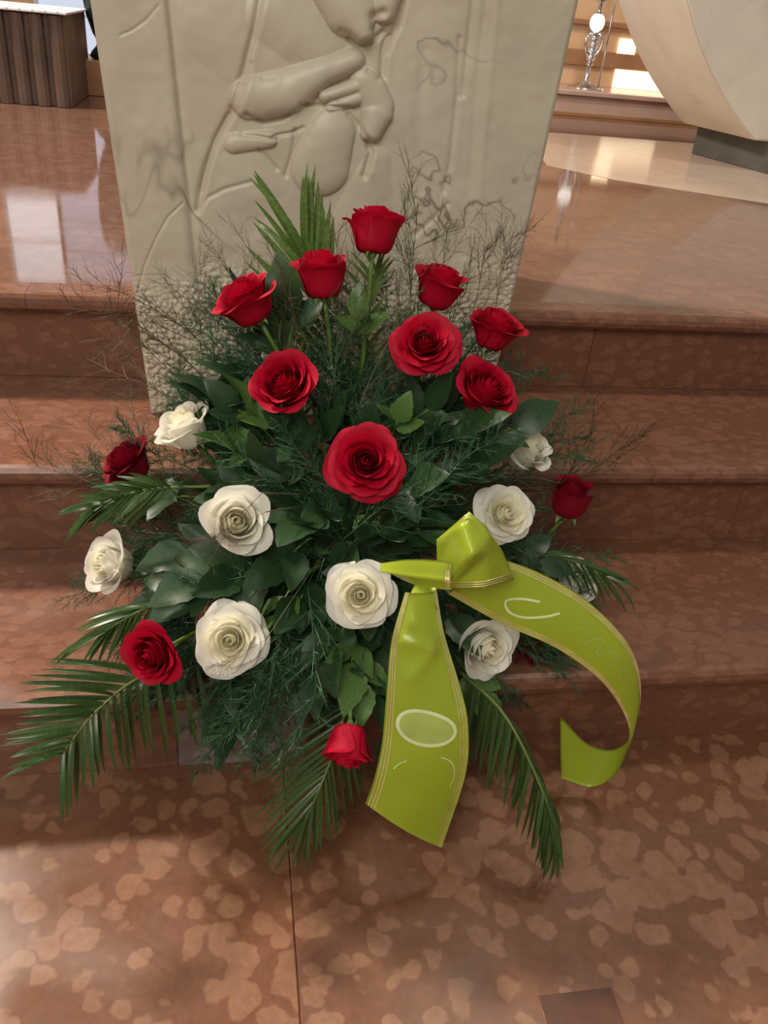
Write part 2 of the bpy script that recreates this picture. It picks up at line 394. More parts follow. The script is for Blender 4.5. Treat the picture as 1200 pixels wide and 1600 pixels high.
obj('neck', lathe('neck', [(.02, .37), (.012, .39), (.010, .43), (.03, .44), (.034, .47), (.03, .48), (.012, .49), (.011, .62)], 20), M['silver'], cs)
obj('lower_neck', lathe('lower_neck', [(.018, .285), (.012, .292), (.016, .300)], 16), M['silver'], cs)
pA, pB = at(946, 80, 4.40), at(964, -10, 4.40); pB = pA+(pB-pA)*2.0
pA2 = pA+(pA-pB)*((pA.z-.614)/(pB.z-pA.z))
po = obj('altar_pole', tube_mesh('altar_pole', [Vector((0, 0, 0)), pB-pA2], .006, .005, 8), M['silver']); po.location = pA2
tag(po, 'thin silver pole leaning beside the silver candlestick', 'pole')

# ---------------------------------------------------------------- ambo with carved front
FY = .5; ZB, ZT = .3202, 1.14
def xl(z): return -.141-.073*(z-.33)
def xr(z): return .467+.052*(z-.574)
am = thing('ambo', 'ivory marble ambo with carved relief figure, standing on the red marble steps', 'lectern', (.16, .55, .32))
o_ = Vector((.16, .55, .32))
def trap(z0, z1, y0, y1, bm):
    vs = [bm.verts.new(Vector(p)-o_) for p in ((xl(z0), y0, z0), (xr(z0), y0, z0), (xr(z0), y1, z0), (xl(z0), y1, z0), (xl(z1), y0, z1), (xr(z1), y0, z1), (xr(z1), y1, z1), (xl(z1), y1, z1))]
    for f in ((0, 1, 5, 4), (1, 2, 6, 5), (2, 3, 7, 6), (3, 0, 4, 7), (3, 2, 1, 0), (4, 5, 6, 7)): bm.faces.new([vs[i] for i in f])
bm = bmesh.new(); trap(ZB, .4805, FY+.012, .63, bm); trap(.4805, ZT, FY+.012, .93, bm)
obj('body', bm_mesh('body', bm), M['ambo'], am)
nu, nv = 420, 520
U, V = np.meshgrid(np.linspace(0, 1, nu), np.linspace(0, 1, nv))
Z = ZB+(ZT-ZB)*V; XL = -.141-.073*(Z-.33); XR = .467+.052*(Z-.574); X = XL+(XR-XL)*U
PX, PY = pjn(X, FY, Z)
def seg(p, q):
    ax, ay = p; bx, by = q; dx, dy = bx-ax, by-ay
    t = np.clip(((PX-ax)*dx+(PY-ay)*dy)/(dx*dx+dy*dy+1e-9), 0, 1)
    return np.hypot(PX-ax-t*dx, PY-ay-t*dy), t
def blob(pts, radii, h, p=.5):
    out = np.zeros_like(PX)
    for i in range(len(pts)-1):
        d, t = seg(pts[i], pts[i+1]); r = radii[i]+(radii[i+1]-radii[i])*t
        out = np.maximum(out, h*np.clip(1-(d/r)**2, 0, 1)**p)
    return out
def line(pts, wd, h):
    d = np.full_like(PX, 1e9)
    for i in range(len(pts)-1): d = np.minimum(d, seg(pts[i], pts[i+1])[0])
    return h*np.exp(-(d/wd)**2)
def vnoise(sc, seed):
    rs_ = np.random.RandomState(seed); g = rs_.rand(90, 90)
    a, b = X*sc+20, Z*sc+20; i, j = np.floor(a).astype(int), np.floor(b).astype(int); fa, fb = a-i, b-j
    fa, fb = fa*fa*(3-2*fa), fb*fb*(3-2*fb); i %= 89; j %= 89
    return (g[i, j]*(1-fa)+g[i+1, j]*fa)*(1-fb)+(g[i, j+1]*(1-fa)+g[i+1, j+1]*fa)*fb
H = np.zeros_like(PX)
# recessed panel between the pilasters
lx = 258+(PY/465)*50; rx = 768-(PY/400)*40
sm = lambda a, b, x: (lambda t: t*t*(3-2*t))(np.clip((x-a)/(b-a), 0, 1))
panel = sm(-3, 7, PX-lx)*sm(-3, 10, rx-PX)*sm(-4, 4, 468-PY)
H -= .0050*panel
H -= line([(258, -60), (308, 466)], 7, .0035)
H -= line([(772, -60), (728, 400)], 7, .0022)
H += line([(782, -60), (740, 400)], 6, .0012)
# figure: forearm, hands, thigh, torso, head, drapery
fig = blob([(394, 152), (450, 143), (503, 112), (552, 94)], [36, 36, 24, 19], .020)
fig = np.maximum(fig, blob([(508, 150), (558, 134)], [11, 13], .013))
fig = np.maximum(fig, blob([(516, 168), (562, 152)], [9, 12], .011))
fig = np.maximum(fig, blob([(520, 205), (500, 262)], [36, 46], .013))
fig = np.maximum(fig, blob([(588, 178), (580, 205)], [26, 18], .017))
fig = np.maximum(fig, blob([(572, 125), (590, 165)], [26, 26], .014))
fig = np.maximum(fig, blob([(530, -30), (548, 15), (566, 52)], [48, 44, 17], .024))
fig = np.maximum(fig, blob([(606, -20), (600, 18)], [26, 20], .020))
fig = np.maximum(fig, blob([(340, 30), (400, 100)], [70, 55], .006, 1))
fig = np.maximum(fig, blob([(430, 30), (500, 80)], [60, 40], .010, 1))
fig = np.maximum(fig, blob([(590, 250), (560, 380)], [22, 60], .005, 1))
fig = np.maximum(fig, blob([(365, 225), (420, 218)], [16, 14], .009))
fig = np.maximum(fig, blob([(335, 360), (380, 290)], [50, 60], .003, 1))
H += fig*sm(0, 14, PX-lx)
for pts, wd, dp in (
    ([(385, 178), (395, 185), (412, 191), (440, 186), (478, 163)], 3.2, .007), ([(470, 163), (505, 165), (545, 168)], 2.6, .006),
    ([(378, 211), (405, 213), (432, 218)], 2.4, .005), ([(428, 213), (455, 208), (474, 200)], 2.4, .005),
    ([(405, 235), (432, 265)], 3, .004), ([(462, 205), (458, 240), (447, 275)], 3.5, .004),
    ([(576, 222), (580, 240), (570, 275)], 4.5, .008), ([(545, 180), (562, 198), (575, 218)], 3, .004),
    ([(547, 62), (560, 70), (580, 66), (600, 50)], 4, .008), ([(606, 60), (600, 90), (598, 120)], 5, .006), ([(632, 0), (622, 40), (604, 80)], 5, .006),
    ([(585, 25), (596, 20)], 7, .010), ([(532, 48), (545, 56)], 4, .005), ([(575, 110), (590, 125)], 3, .004),
    ([(410, -20), (398, 45), (384, 100), (376, 130)], 5, .007), ([(374, 135), (360, 180), (340, 215), (322, 262), (308, 330)], 5, .006),
    ([(392, 100), (374, 165), (352, 200)], 4, .003), ([(356, 180), (330, 240), (316, 300)], 3, .004),
    ([(720, 60), (716, 150), (704, 260), (694, 300)], 4, .003), ([(744, -20), (735, 60), (724, 150)], 5, .004),
    ([(700, 320), (676, 345), (650, 368)], 4, .003), ([(310, 330), (325, 310), (352, 296), (392, 285)], 3, .0025),
    ([(430, 120), (410, 122)], 2.5, .003), ([(664, 80), (655, 200), (660, 300)], 9, .0025)):
    H -= line(pts, wd*1.15, dp*.95)
    H += line([(x+wd*1.9, y-wd*1.2) for x, y in pts], wd*1.6, dp*.12)
H += (vnoise(70, 4)-.5)*.0009 + (vnoise(26, 1)-.5)*.0026 + (vnoise(9, 2)-.5)*.004*panel
H -= line([(285, 318), (262, 340), (244, 372), (226, 415), (214, 460)], 1.7, .002)   # cracks in the stone
H -= line([(248, 8), (228, 32), (205, 48), (188, 55)], 2.0, .0018)
# pebbled lower part
rp = np.random.RandomState(5); peb = np.zeros_like(PX); cell = .0086
ci, cj = np.floor(X/cell).astype(int), np.floor(Z/cell).astype(int); jit = rp.rand(400, 400, 3)
for di in (-1, 0, 1):
    for dj in (-1, 0, 1):
        q = jit[(ci+di) % 400, (cj+dj) % 400]
        d = np.hypot(X-(ci+di+.15+.7*q[..., 0])*cell, Z-(cj+dj+.15+.7*q[..., 1])*cell)
        rad = cell*(.42+.22*q[..., 2]); peb = np.maximum(peb, (.0036+.0026*q[..., 2])*np.sqrt(np.clip(1-(d/rad)**2, 0, 1)))
pm = sm(400, 490, PY+60*(vnoise(30, 9)-.5)-.10*np.abs(PX-480)*0)
H = H*(1-.6*pm)+peb*pm-.0015*pm
edge = np.minimum(np.minimum(U, 1-U)*.62, V*.8); H = H*sm(0, .008, edge)-.004*(1-sm(0, .006, edge))
Yg = FY-H
vs = np.stack([X-o_.x, Yg-o_.y, Z-o_.z], -1).reshape(-1, 3)
idx = np.arange(nu*nv).reshape(nv, nu)
q = np.stack([idx[:-1, :-1], idx[:-1, 1:], idx[1:, 1:], idx[1:, :-1]], -1).reshape(-1, 4)
# closing rim back to the body
b0 = np.concatenate([idx[0], idx[1:, -1], idx[-1, ::-1][1:], idx[::-1, 0][1:-1]]); nb = len(b0)
rim = vs[b0].copy(); rim[:, 1] = FY+.013-o_.y
ri = np.arange(nb)+len(vs); rq = np.stack([b0, ri, np.roll(ri, -1), np.roll(b0, -1)], -1)
vs = np.concatenate([vs, rim]); q = np.concatenate([q, rq])
m = bpy.data.meshes.new('relief_panel'); m.vertices.add(len(vs)); m.vertices.foreach_set('co', vs.ravel())
m.loops.add(q.size); m.loops.foreach_set('vertex_index', q.ravel().astype(np.int32)); m.polygons.add(len(q))
m.polygons.foreach_set('loop_start', np.arange(0, q.size, 4, dtype=np.int32))
m.polygons.foreach_set('use_smooth', [True]*len(q)); m.update(calc_edges=True); m.validate()
rp_ = obj('relief_panel', m, M['ambo'], am); rp_['label'] = 'carved front with figure and pebbled lower zone'

# ---------------------------------------------------------------- bowl on the first tread
FC = Vector((.17, .150, .16))
bw = thing('flower_bowl', 'dark green bowl hidden under the flowers on the lowest step', 'bowl', FC)
obj('bowl', lathe('bowl', [(.07, .0), (.075, .004), (.095, .05), (.102, .075), (.098, .077), (.09, .05), (.06, .012)], 32), M['plastic'], bw)
fo = thing('flower_foam', 'green flower foam block inside the dark green bowl', 'foam', FC+Vector((0, 0, .013)))
bm = box_bm((-.055, -.055, 0), (.055, .055, .135), .015, 3); obj('foam_block', bm_mesh('foam_block', bm, True), M['foam'], fo)
HUB = FC+Vector((0, 0, .13))

# ---------------------------------------------------------------- roses
SHAPE = {'open': (40, 54, 120, 1.3), 'half': (14, 6, 84, 2.2), 'cup': (12, -3, 66, 3.2), 'bud': (8, -4, 26, 4)}
ROUND = {'open': 40, 'half': 92, 'cup': 95, 'bud': 80}
def petal(k, kind, r, pointed):
    """k 0 heart .. 1 outermost; unit flower. The profile is integrated from its lean angle."""
    n, mr = 12, 10
    g0, g1, g2, pw = SHAPE[kind]
    th = [math.radians(v) for v in (12+(g0)*k**.6, -5+g1*k+r.uniform(-4, 4)*k, -20+g2*k**pw+r.uniform(-9, 9)*k)]
    L = {'cup': 1.42, 'half': 1.2}.get(kind, 1)*(.74+.10*k)*(1+r.uniform(-.05, .05)*k); rb = .012+.085*k; z0 = .02*(1-k)
    hw = (.27+.17*k)*(1.12 if kind in ('cup', 'bud') else 1); sp = .018+.022*k
    ph1, ph2 = r.uniform(0, 6), r.uniform(0, 6); ruf = (.006+.020*k)*(1 if pointed > .5 else 1.7); notch = r.uniform(-.07, .07)
    # profile
    S = 48; prof = [(rb, z0)]
    for i in range(S):
        t = (i+.5)/S; a = th[0]*(1-t)**2+2*t*(1-t)*th[1]+t*t*th[2]
        a += math.radians(ROUND[kind])*k**.7*math.exp(-(t/.22)**2)
        if t > .72: a += math.radians(55*k)*((t-.72)/.28)**1.5
        x, z = prof[-1]; prof.append((max(.008, x+math.sin(a)*L/S), z+math.cos(a)*L/S))
    rmid = max(prof[int(S*.6)][0], .10)
    vs, fs = [], []
    for j in range(mr+1):
        t = j/mr
        for i in range(n+1):
            q = -1+2*i/n
            te = t*(1-.24*abs(q)**2.4)+pointed*.05*math.exp(-(q/.25)**2)*t**4*k+notch*q*t**3*k
            te = max(0, te); f = min(te, 1)*S; c = min(int(f), S-1); w_ = f-c
            rad = prof[c][0]*(1-w_)+prof[c+1][0]*w_; z = prof[c][1]*(1-w_)+prof[c+1][1]*w_
            if te > 1: rad += (te-1)*L*.8; z -= (te-1)*L*.2
            wd = .40+.60*math.sin(min(1, te*1.2)*math.pi/2)
            phi = q*wd*hw/rmid
            rad += sp*q*te + .05*k*q**4*te + (ruf*math.sin(2.5*q+ph1)+ruf*.5*math.sin(6*q+ph2))*te**2.5
            z += ruf*.9*math.sin(4*q+ph2)*te**3
            vs.append((rad*math.cos(phi), rad*math.sin(phi), z))
    for j in range(mr):
        for i in range(n):
            a = j*(n+1)+i; fs.append((a, a+1, a+n+2, a+n+1))
    return vs, fs
def rose_set(seed, o, count, pointed, mat, heart=None, nheart=0):
    r = random.Random(seed); L = []
    for i in range(count):
        k = (i/(count-1))**.9; vs, fs = petal(k, o, r, pointed)
        m = mesh('petal', vs, fs); m.materials.append(heart if (heart and i < nheart) else mat)
        L.append((m, i*2.39996+r.uniform(-.2, .2), r.uniform(-.06, .06)*k))
    R = max(math.hypot(v.co.x, v.co.y) for m, _, _ in L for v in m.vertices)
    return L, R
SETS = {}
def get_set(col, kind, var):
    key = (col, kind, var)
    if key not in SETS:
        o, cnt = kind, {'open': 36, 'half': 30, 'cup': 22, 'bud': 14}[kind]-(9 if col == 'white' and kind in ('open', 'half') else 0)
        mt = {'red': M['red'], 'dark': M['darkred'], 'white': M['white']}[col]
        SETS[key] = rose_set({'open': 1, 'half': 2, 'cup': 3, 'bud': 4}[kind]*17+var*5, o, cnt, .9 if col != 'white' else .3, mt, M['cream'] if col == 'white' else None, 15 if kind == 'open' else 9)
    return SETS[key]
def leaf_mesh(name, ln=1, wd=.62, bend=.18, fold=.16, teeth=0):
    n = 10; vs, fs = [], []
    for j in range(n+1):
        t = j/n; w = wd*.5*math.sin(math.pi*t**.8)**.85*(1-.15*t) if 0 < t < 1 else 0
        if teeth and 0 < j < n: w *= 1+teeth*(1 if j % 2 else -1)
        for s in (-1, -.5, 0, .5, 1):
            vs.append((ln*t-.02*abs(s)*teeth, w*s, -bend*t*t+fold*w*abs(s)*1.6+.02*math.sin(t*9+s*3)*abs(s)))
    for j in range(n):
        for i in range(4): a = j*5+i; fs.append((a, a+1, a+6, a+5))
    return mesh(name, vs, fs)
LEAFS = [leaf_mesh('leaf', 1, .62, .18, .16, .05), leaf_mesh('leaf', 1, .70, .30, .10, .05), leaf_mesh('leaf', 1, .52, -.1, .22, .05)]
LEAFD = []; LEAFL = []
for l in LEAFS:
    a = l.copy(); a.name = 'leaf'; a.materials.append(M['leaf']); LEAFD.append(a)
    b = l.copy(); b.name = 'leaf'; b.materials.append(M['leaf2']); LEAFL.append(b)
def sepal_mesh():
    vs, fs = [], []; n = 6
    for j in range(n+1):
        t = j/n; w = .085*math.sin(math.pi*(t*.85+.12))*(1-t*.6)
        for s in (-1, 0, 1): vs.append((.06+.26*math.sin(t*1.5), w*s, .02+.10*t-.26*t*t+.02*abs(s)))
    for j in range(n):
        for i in range(2): a = j*3+i; fs.append((a, a+1, a+4, a+3))
    m = mesh('sepal', vs, fs); m.materials.append(M['sepal']); return m
SEPAL = sepal_mesh()
HIP = lathe('hip', [(.03, -.16), (.07, -.13), (.10, -.06), (.10, .0), (.05, .04)], 12); HIP.materials.append(M['sepal'])
ROSES = [
 ('red','cup',583,365,.22,56,(.05,.97,.22),0,'topmost red rose, a deep cup seen from the side above the others'),
 ('red','cup',502,434,.20,55,(-.12,.90,.42),1,'red rose cup just left of and below the topmost red rose'),
 ('red','half',383,470,.17,60,(-.50,.68,.52),0,'leftmost red rose of the upper group, tilted left before the ambo'),
 ('red','cup',685,452,.20,57,(.25,.86,.45),2,'red rose half hidden behind the large pointed red rose'),
 ('red','open',665,534,.11,62,(.02,.22,.97),0,'large pointed red rose facing forward in the upper right group'),
 ('red','half',773,513,.17,56,(.25,.82,.5),1,'rightmost red rose of the upper group, tilted upward'),
 ('red','half',759,610,.10,62,(.42,.42,.80),2,'red rose turned right, just above the upper right white rose'),
 ('red','half',445,602,.09,60,(-.20,.32,.92),3,'open red rose facing left, just above the foliage left of centre'),
 ('red','open',572,720,.00,70,(.06,.12,.99),1,'biggest wide open red rose at the centre of the arrangement'),
 ('dark','half',200,722,.20,50,(-.55,.62,.55),0,'dark red rose behind brown twigs at the far left'),
 ('dark','bud',890,775,.15,40,(.12,.85,.50),0,'small dark red rosebud alone at the far right'),
 ('red','half',240,1022,-.09,58,(-.30,-.12,.94),4,'red rose low at left above the big palm frond'),
 ('red','cup',545,1160,-.165,54,(-.05,-.93,.36),3,'lowest red rose, hanging head down beside the long ribbon tail'),
 ('dark','cup',832,1022,.05,48,(.35,-.55,.75),1,'dark red rose half hidden under the curling ribbon tail'),
 ('white','half',289,667,.15,55,(-.4,.72,.55),0,'white rose at upper left in front of the pebbled ambo base'),
 ('white','half',822,702,.15,53,(.55,.50,.66),1,'white rose at upper right partly behind a dark leaf'),
 ('white','half',369,816,.00,65,(.25,.12,.95),2,'white rose crossed by brown twigs at left of centre'),
 ('white','open',792,802,.02,57,(.30,.10,.94),0,'ruffled white rose just above the green bow'),
 ('white','half',172,882,.10,57,(-.55,.15,.82),3,'leftmost white rose under the fern sprays'),
 ('white','open',563,930,-.09,63,(.03,.06,.99),1,'round white rose at centre, left of the bow'),
 ('white','open',359,1000,-.08,68,(.05,.05,.99),2,'large white rose at lower left, right of a red rose'),
 ('white','half',757,1010,-.06,58,(.40,-.25,.88),4,'white rose between the two ribbon tails'),
 ('white','half',898,908,.10,46,(.50,.15,.85),0,'small white rose behind palm leaflets at right of the ribbon'),
]
RPOS = []; RNAME = ['topmost red rose', 'red rose below the topmost one', 'leftmost upper red rose', 'half hidden upper red rose', 'large pointed red rose', 'rightmost upper red rose', 'red rose over the upper right white rose', 'open red rose left of centre', 'biggest central red rose', 'dark far left red rose', 'far right rosebud', 'low left red rose', 'lowest hanging red rose', 'red rose under the ribbon', 'upper left white rose', 'upper right white rose', 'twig crossed white rose', 'white rose above the bow', 'leftmost white rose', 'central white rose', 'large lower white rose', 'white rose between the ribbon tails', 'small far right white rose']
for (col, kind, px, py, y, rpx, fc, var, label) in ROSES:
    P = at(px, py, y); dist = (P-CAM).dot(FW); R = rpx*dist/FPX
    ax = (RT*fc[0]+UP*fc[1]-FW*fc[2]).normalized(); L, R0 = get_set(col, kind, var)
    s = R/R0*{'open': 1.0, 'half': 1.0, 'cup': .98, 'bud': .92}[kind]
    Rm = ax.to_track_quat('Z', 'Y').to_matrix() @ Matrix.Rotation(random.uniform(0, 6.28), 3, 'Z')
    cz = {'open': .45, 'half': .46, 'cup': .42, 'bud': .40}[kind]
    base = P-ax*(s*cz)
    e = thing('rose', label, 'flower', base, ('white' if col == 'white' else 'red')+' roses in the flower arrangement')
    e.rotation_mode = 'QUATERNION'; e.rotation_quaternion = Rm.to_quaternion()
    for (m, ang, tilt) in L:
        o = obj('petal', m, None, e); o.scale = (s,)*3; o.rotation_euler = (tilt, 0, ang)
    hs = obj('hip', HIP, None, e); hs.scale = (s,)*3
    for k in range(5):
        o = obj('sepal', SEPAL, None, e); o.scale = (s,)*3; o.rotation_euler = (0, 0, k*1.2566+.3)
    inv = Rm.transposed(); st0 = base-ax*s*.14
    hub = HUB+Vector((random.uniform(-.03, .03), random.uniform(-.03, .03), random.uniform(-.03, .0)))
    pts = catmull([st0, st0-ax*.035+(hub-st0)*.12, st0-ax*.03+(hub-st0)*.55+Vector((0, 0, -.01)), hub], 14)
    pts = [inv @ (Vector(p)-base) for p in pts]
    obj('stem', tube_mesh('stem', pts, .0026, .0032, 7), M['stem'], e)
    RPOS.append((px, py, y))

def where(px, py):
    i = min(range(len(RPOS)), key=lambda j: math.hypot(RPOS[j][0]-px, RPOS[j][1]-py)); dx, dy = px-RPOS[i][0], py-RPOS[i][1]
    w_ = ('right of' if dx > 0 else 'left of') if abs(dx) > abs(dy) else ('below' if dy > 0 else 'above')
    return w_+' the '+RNAME[i]
WHITES = None
def near_rose(px, py, r=70): return any(math.hypot(x-px, y-py) < r for x, y, d in RPOS)
def yfield(px, py):
    a = b = 0
    for (x, y_, d) in RPOS:
        w_ = 1/((x-px)**2+(y_-py)**2+900)**1.3; a += w_*d; b += w_
    return a/b

# ---------------------------------------------------------------- leafy sprigs
def sprig(tip, back, leaf_len, n, light=False, label=None, group='leafy rose sprigs filling the arrangement', face=None):
    """stem from back to tip with n leaves (last at the tip)"""
    base = Vector(back); T = Vector(tip)
    e = thing('leafy_sprig', 'leafy sprig of dark leaves '+where(*pj(T)), 'foliage', base, group)
    L = T-base; mid = L*.5+Vector((random.uniform(-.01, .01), random.uniform(-.01, .01), .012))
    pts = catmull([(0, 0, 0), mid, L], 8); obj('stem', tube_mesh('stem', pts, .0017, .0011, 5), M['stem'], e)
    pool = LEAFL if light else LEAFD
    nrm = face or (-FW*.75+UP*.5+Vector((random.uniform(-.5, .5), random.uniform(-.4, .4), random.uniform(-.2, .5))))
    d = L.normalized(); side = nrm.cross(d).normalized()
    for k in range(n):
        t = 1-.30*((k+1)//2)
        p = Vector(pts[max(0, min(8, int(round(8*t))))]); sg = 0 if k == 0 else (1 if k % 2 else -1)
        X_ = d+side*sg*random.uniform(.7, 1.2) if sg else d
        o = obj('leaf', random.choice(pool), None, e); sc = leaf_len*random.uniform(.85, 1.15)*(1 if k == 0 else .88)
        o.matrix_basis = Matrix.Translation(p) @ frame(X_, nrm+Vector((random.uniform(-.3, .3),)*3)).to_4x4() @ Matrix.Scale(sc, 4)
    return e
def toward(px, py, y, back=.10):
    p = at(px, py, y); h = HUB+Vector((0, 0, .04)); d = (h-p); return p, p+d*min(.8, back/d.length)
big = [(455,498,.19,.055,0),(395,505,.2,.05,0),(372,640,.13,.05,0),(340,640,.16,.05,0),(405,650,.12,.05,1),(375,705,.11,.045,1),(700,690,.06,.06,0),(660,700,.06,.05,0),
 (800,670,.12,.05,0),(735,720,.06,.055,0),(690,755,.04,.05,0),(380,895,-.01,.065,0),(470,935,-.04,.06,0),(440,880,-.02,.055,0),(505,1030,-.08,.055,0),(520,1010,-.09,.05,0),
 (550,1035,-.10,.045,1),(565,1065,-.10,.04,1),(600,1010,-.06,.055,0),(375,1120,-.06,.055,0),(355,1090,-.05,.05,0),(620,660,.07,.04,1),(545,860,-.02,.055,0),(600,840,-.02,.055,0),
 (650,830,-.02,.05,0),(480,820,-.01,.055,0),(430,960,-.05,.04,1),(300,930,-.01,.05,0),(260,930,.02,.045,0),(320,900,.0,.05,0),(460,690,.07,.05,0),(500,680,.06,.05,0),
 (700,960,-.04,.05,0),(720,900,-.02,.05,0),(745,1080,-.06,.045,1),(700,1060,-.05,.05,0),(640,760,.02,.05,0),(510,800,.0,.05,0),(730,1110,-.06,.045,0),(440,740,.05,.055,0),
 (670,640,.10,.05,0),(560,500,.18,.04,1),(430,530,.17,.045,0),(590,1085,-.1,.04,0),(480,1060,-.08,.05,0),(840,880,.06,.045,0),(250,780,.12,.05,0),(300,860,.05,.05,0)]
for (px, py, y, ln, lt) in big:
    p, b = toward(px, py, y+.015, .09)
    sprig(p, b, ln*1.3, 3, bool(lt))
for i in range(78):
    px, py = random.uniform(250, 800), random.uniform(590, 1100)
    if abs(px-540) > 165+.42*(py-560) or abs(px-540) > 330-.35*max(0, py-900): continue
    y = yfield(px, py)+random.uniform(.06, .11); p, b = toward(px, py, y, .08); sprig(p, b, .070, 3)

# ---------------------------------------------------------------- asparagus fern (fine needles)
def fern_variant(seed, ln=.20):
    r = random.Random(seed); stem = catmull([(0, 0, 0), (ln*.35, r.uniform(-.01, .01), .012), (ln*.7, r.uniform(-.015, .015), .010), (ln, r.uniform(-.02, .02), -.012)], 14)
    vs, fs = [], []
    for j in range(38):
        t = .10+.90*j/37; p = stem[min(14, int(t*14))]; a = r.uniform(0, 6.28); bl = ln*.30*(1.1-t*.75)*r.uniform(.7, 1.2)
        d = np.array((.75, math.cos(a)*.8, math.sin(a)*.6)); d /= np.linalg.norm(d); q = p+d*bl
        add_tube(vs, fs, [p, (p+q)/2+np.array((0, 0, .003)), q], .0004, .0002, 3)
        for k in range(17):
            u = (k+1)/17; o = p+(q-p)*u; n_ = d+np.array([r.uniform(-1, 1) for _ in range(3)])*.9; n_ = n_/np.linalg.norm(n_)*r.uniform(.008, .017)
            sd = np.cross(n_, [r.uniform(-1, 1) for _ in range(3)]); sd = sd/(np.linalg.norm(sd)+1e-9)*.00045
            b = len(vs); vs += [tuple(o-sd), tuple(o+sd), tuple(o+n_)]; fs.append((b, b+1, b+2))
    m = mesh('needles', vs, fs, False); m.materials.append(M['fern'])
    s_ = tube_mesh('stem', stem, .0011, .0005, 5); s_.materials.append(M['fern']); return s_, m
FERN = [fern_variant(i) for i in range(5)]
def fern(px, py, y, dx, dy, sc=1.0, tilt=.2, group='feathery fern sprays'):
    p = at(px, py, y); d = RT*dx-UP*dy-FW*tilt
    e = thing('asparagus_fern', 'feathery green fern spray '+where(*pj(p+d*.1)), 'foliage', p, group); s_, m = random.choice(FERN)
    R = frame(d, -FW*.6+UP*.6+RT*random.uniform(-.5, .5)).to_4x4() @ Matrix.Scale(sc, 4)
    a = obj('stem', s_, None, e); a.matrix_basis = R; b = obj('needles', m, None, e); b.matrix_basis = R; b['kind'] = 'stuff'
ferns = [(400,700,.08),(360,720,.08),(430,770,.04),(470,760,.03),(300,730,.12),(260,760,.12),(430,850,.0),(480,870,-.02),(520,780,.0),(400,930,-.02),(440,1000,-.06),(470,1040,-.07),
 (420,1040,-.06),(500,1000,-.07),(390,1060,-.05),(450,1080,-.07),(640,1000,-.05),(610,1060,-.06),(700,700,.06),(740,730,.06),(720,780,.04),(780,900,.04),(830,900,.07),(860,880,.09),
 (800,950,.03),(760,940,.02),(540,620,.12),(500,600,.14),(560,570,.15),(600,600,.14),(620,560,.15),(480,560,.17),(540,540,.17),(520,640,.10),(580,650,.10),(630,630,.11),(230,800,.12),
 (280,820,.08),(200,790,.15),(330,780,.08),(250,880,.06),(300,960,.0),(680,860,.0),(640,800,.0),(560,830,-.02),(600,880,-.04),(820,740,.13),(850,720,.15),(720,640,.10),(660,660,.1),(500,960,-.06),(340,850,.02)]
for i in range(175):
    px, py = random.uniform(220, 850), random.uniform(540, 1075)
    if abs(px-540) > 165+.42*(py-560) or abs(px-540) > 340-.5*max(0, py-900): continue
    ferns.append((px, py, yfield(px, py)+.01))
for (px, py, y) in ferns:
    dx, dy = px-540, py-860; l = math.hypot(dx, dy)+60; dx, dy = dx/l, dy/l
    a = random.uniform(-.6, .6); dx, dy = dx*math.cos(a)-dy*math.sin(a), dx*math.sin(a)+dy*math.cos(a)
    clash = any(near_rose(px+dx*q, py+dy*q, 74) or (560 < px+dx*q < 760 and py+dy*q > 860) or (740 < px+dx*q < 1000 and 840 < py+dy*q < 1100) for q in (-70, 0, 70, 140, 190))
    fern(px-dx*70, py-dy*70, y+(.05 if clash else .0), dx, dy, random.uniform(.7, 1.0), -.15 if clash else random.uniform(-.1, .2))

# ---------------------------------------------------------------- dry twig sprays
def twig_variant(seed, mat):
    r = random.Random(seed); vs, fs = [], []
    def grow(p, d, ln, rad, lev):
        n = 5; pts = [np.array(p, float)]; d = np.array(d, float)
        for i in range(n):
            d = d+np.array([r.uniform(-1, 1) for _ in range(3)])*.10; d /= np.linalg.norm(d); pts.append(pts[-1]+d*ln/n)
        add_tube(vs, fs, pts, rad, rad*.6, 3)
        if lev < 3:
            for i in range(1, n+1):
                for _ in range(2 if lev < 2 else 1):
                    if r.random() < .68:
                        q = d+np.array([r.uniform(-1, 1) for _ in range(3)])*.75; q /= np.linalg.norm(q)
                        grow(pts[i], q, ln*r.uniform(.35, .6), rad*.75, lev+1)
    grow((0, 0, 0), (1, 0, 0), .13, .00062, 0)
    m = mesh('twigs', vs, fs, False); m.materials.append(mat); return m
TW = [twig_variant(i, M['twig']) for i in range(4)]; TG = [twig_variant(i+9, M['twig_green']) for i in range(3)]
def twig(px, py, y, dx, dy, sc, label, green=False, tilt=.1):
    p = at(px, py, y); d = RT*dx-UP*dy-FW*tilt
    e = thing('twig_spray', label, 'twig', p, None); m = random.choice(TG if green else TW)
    R = frame(d, -FW+RT*random.uniform(-1, 1)).to_4x4() @ Matrix.Scale(sc, 4)
    b = obj('twigs', m, None, e); b.matrix_basis = R; b['kind'] = 'stuff'
    h = HUB+Vector((0, 0, .05)); pts = catmull([h-p, (h-p)*.5+Vector((0, 0, .01)), Vector((0, 0, 0))], 8)
    obj('stem', tube_mesh('stem', pts, .0010, .0007, 4), M['twig_green'], e); return e
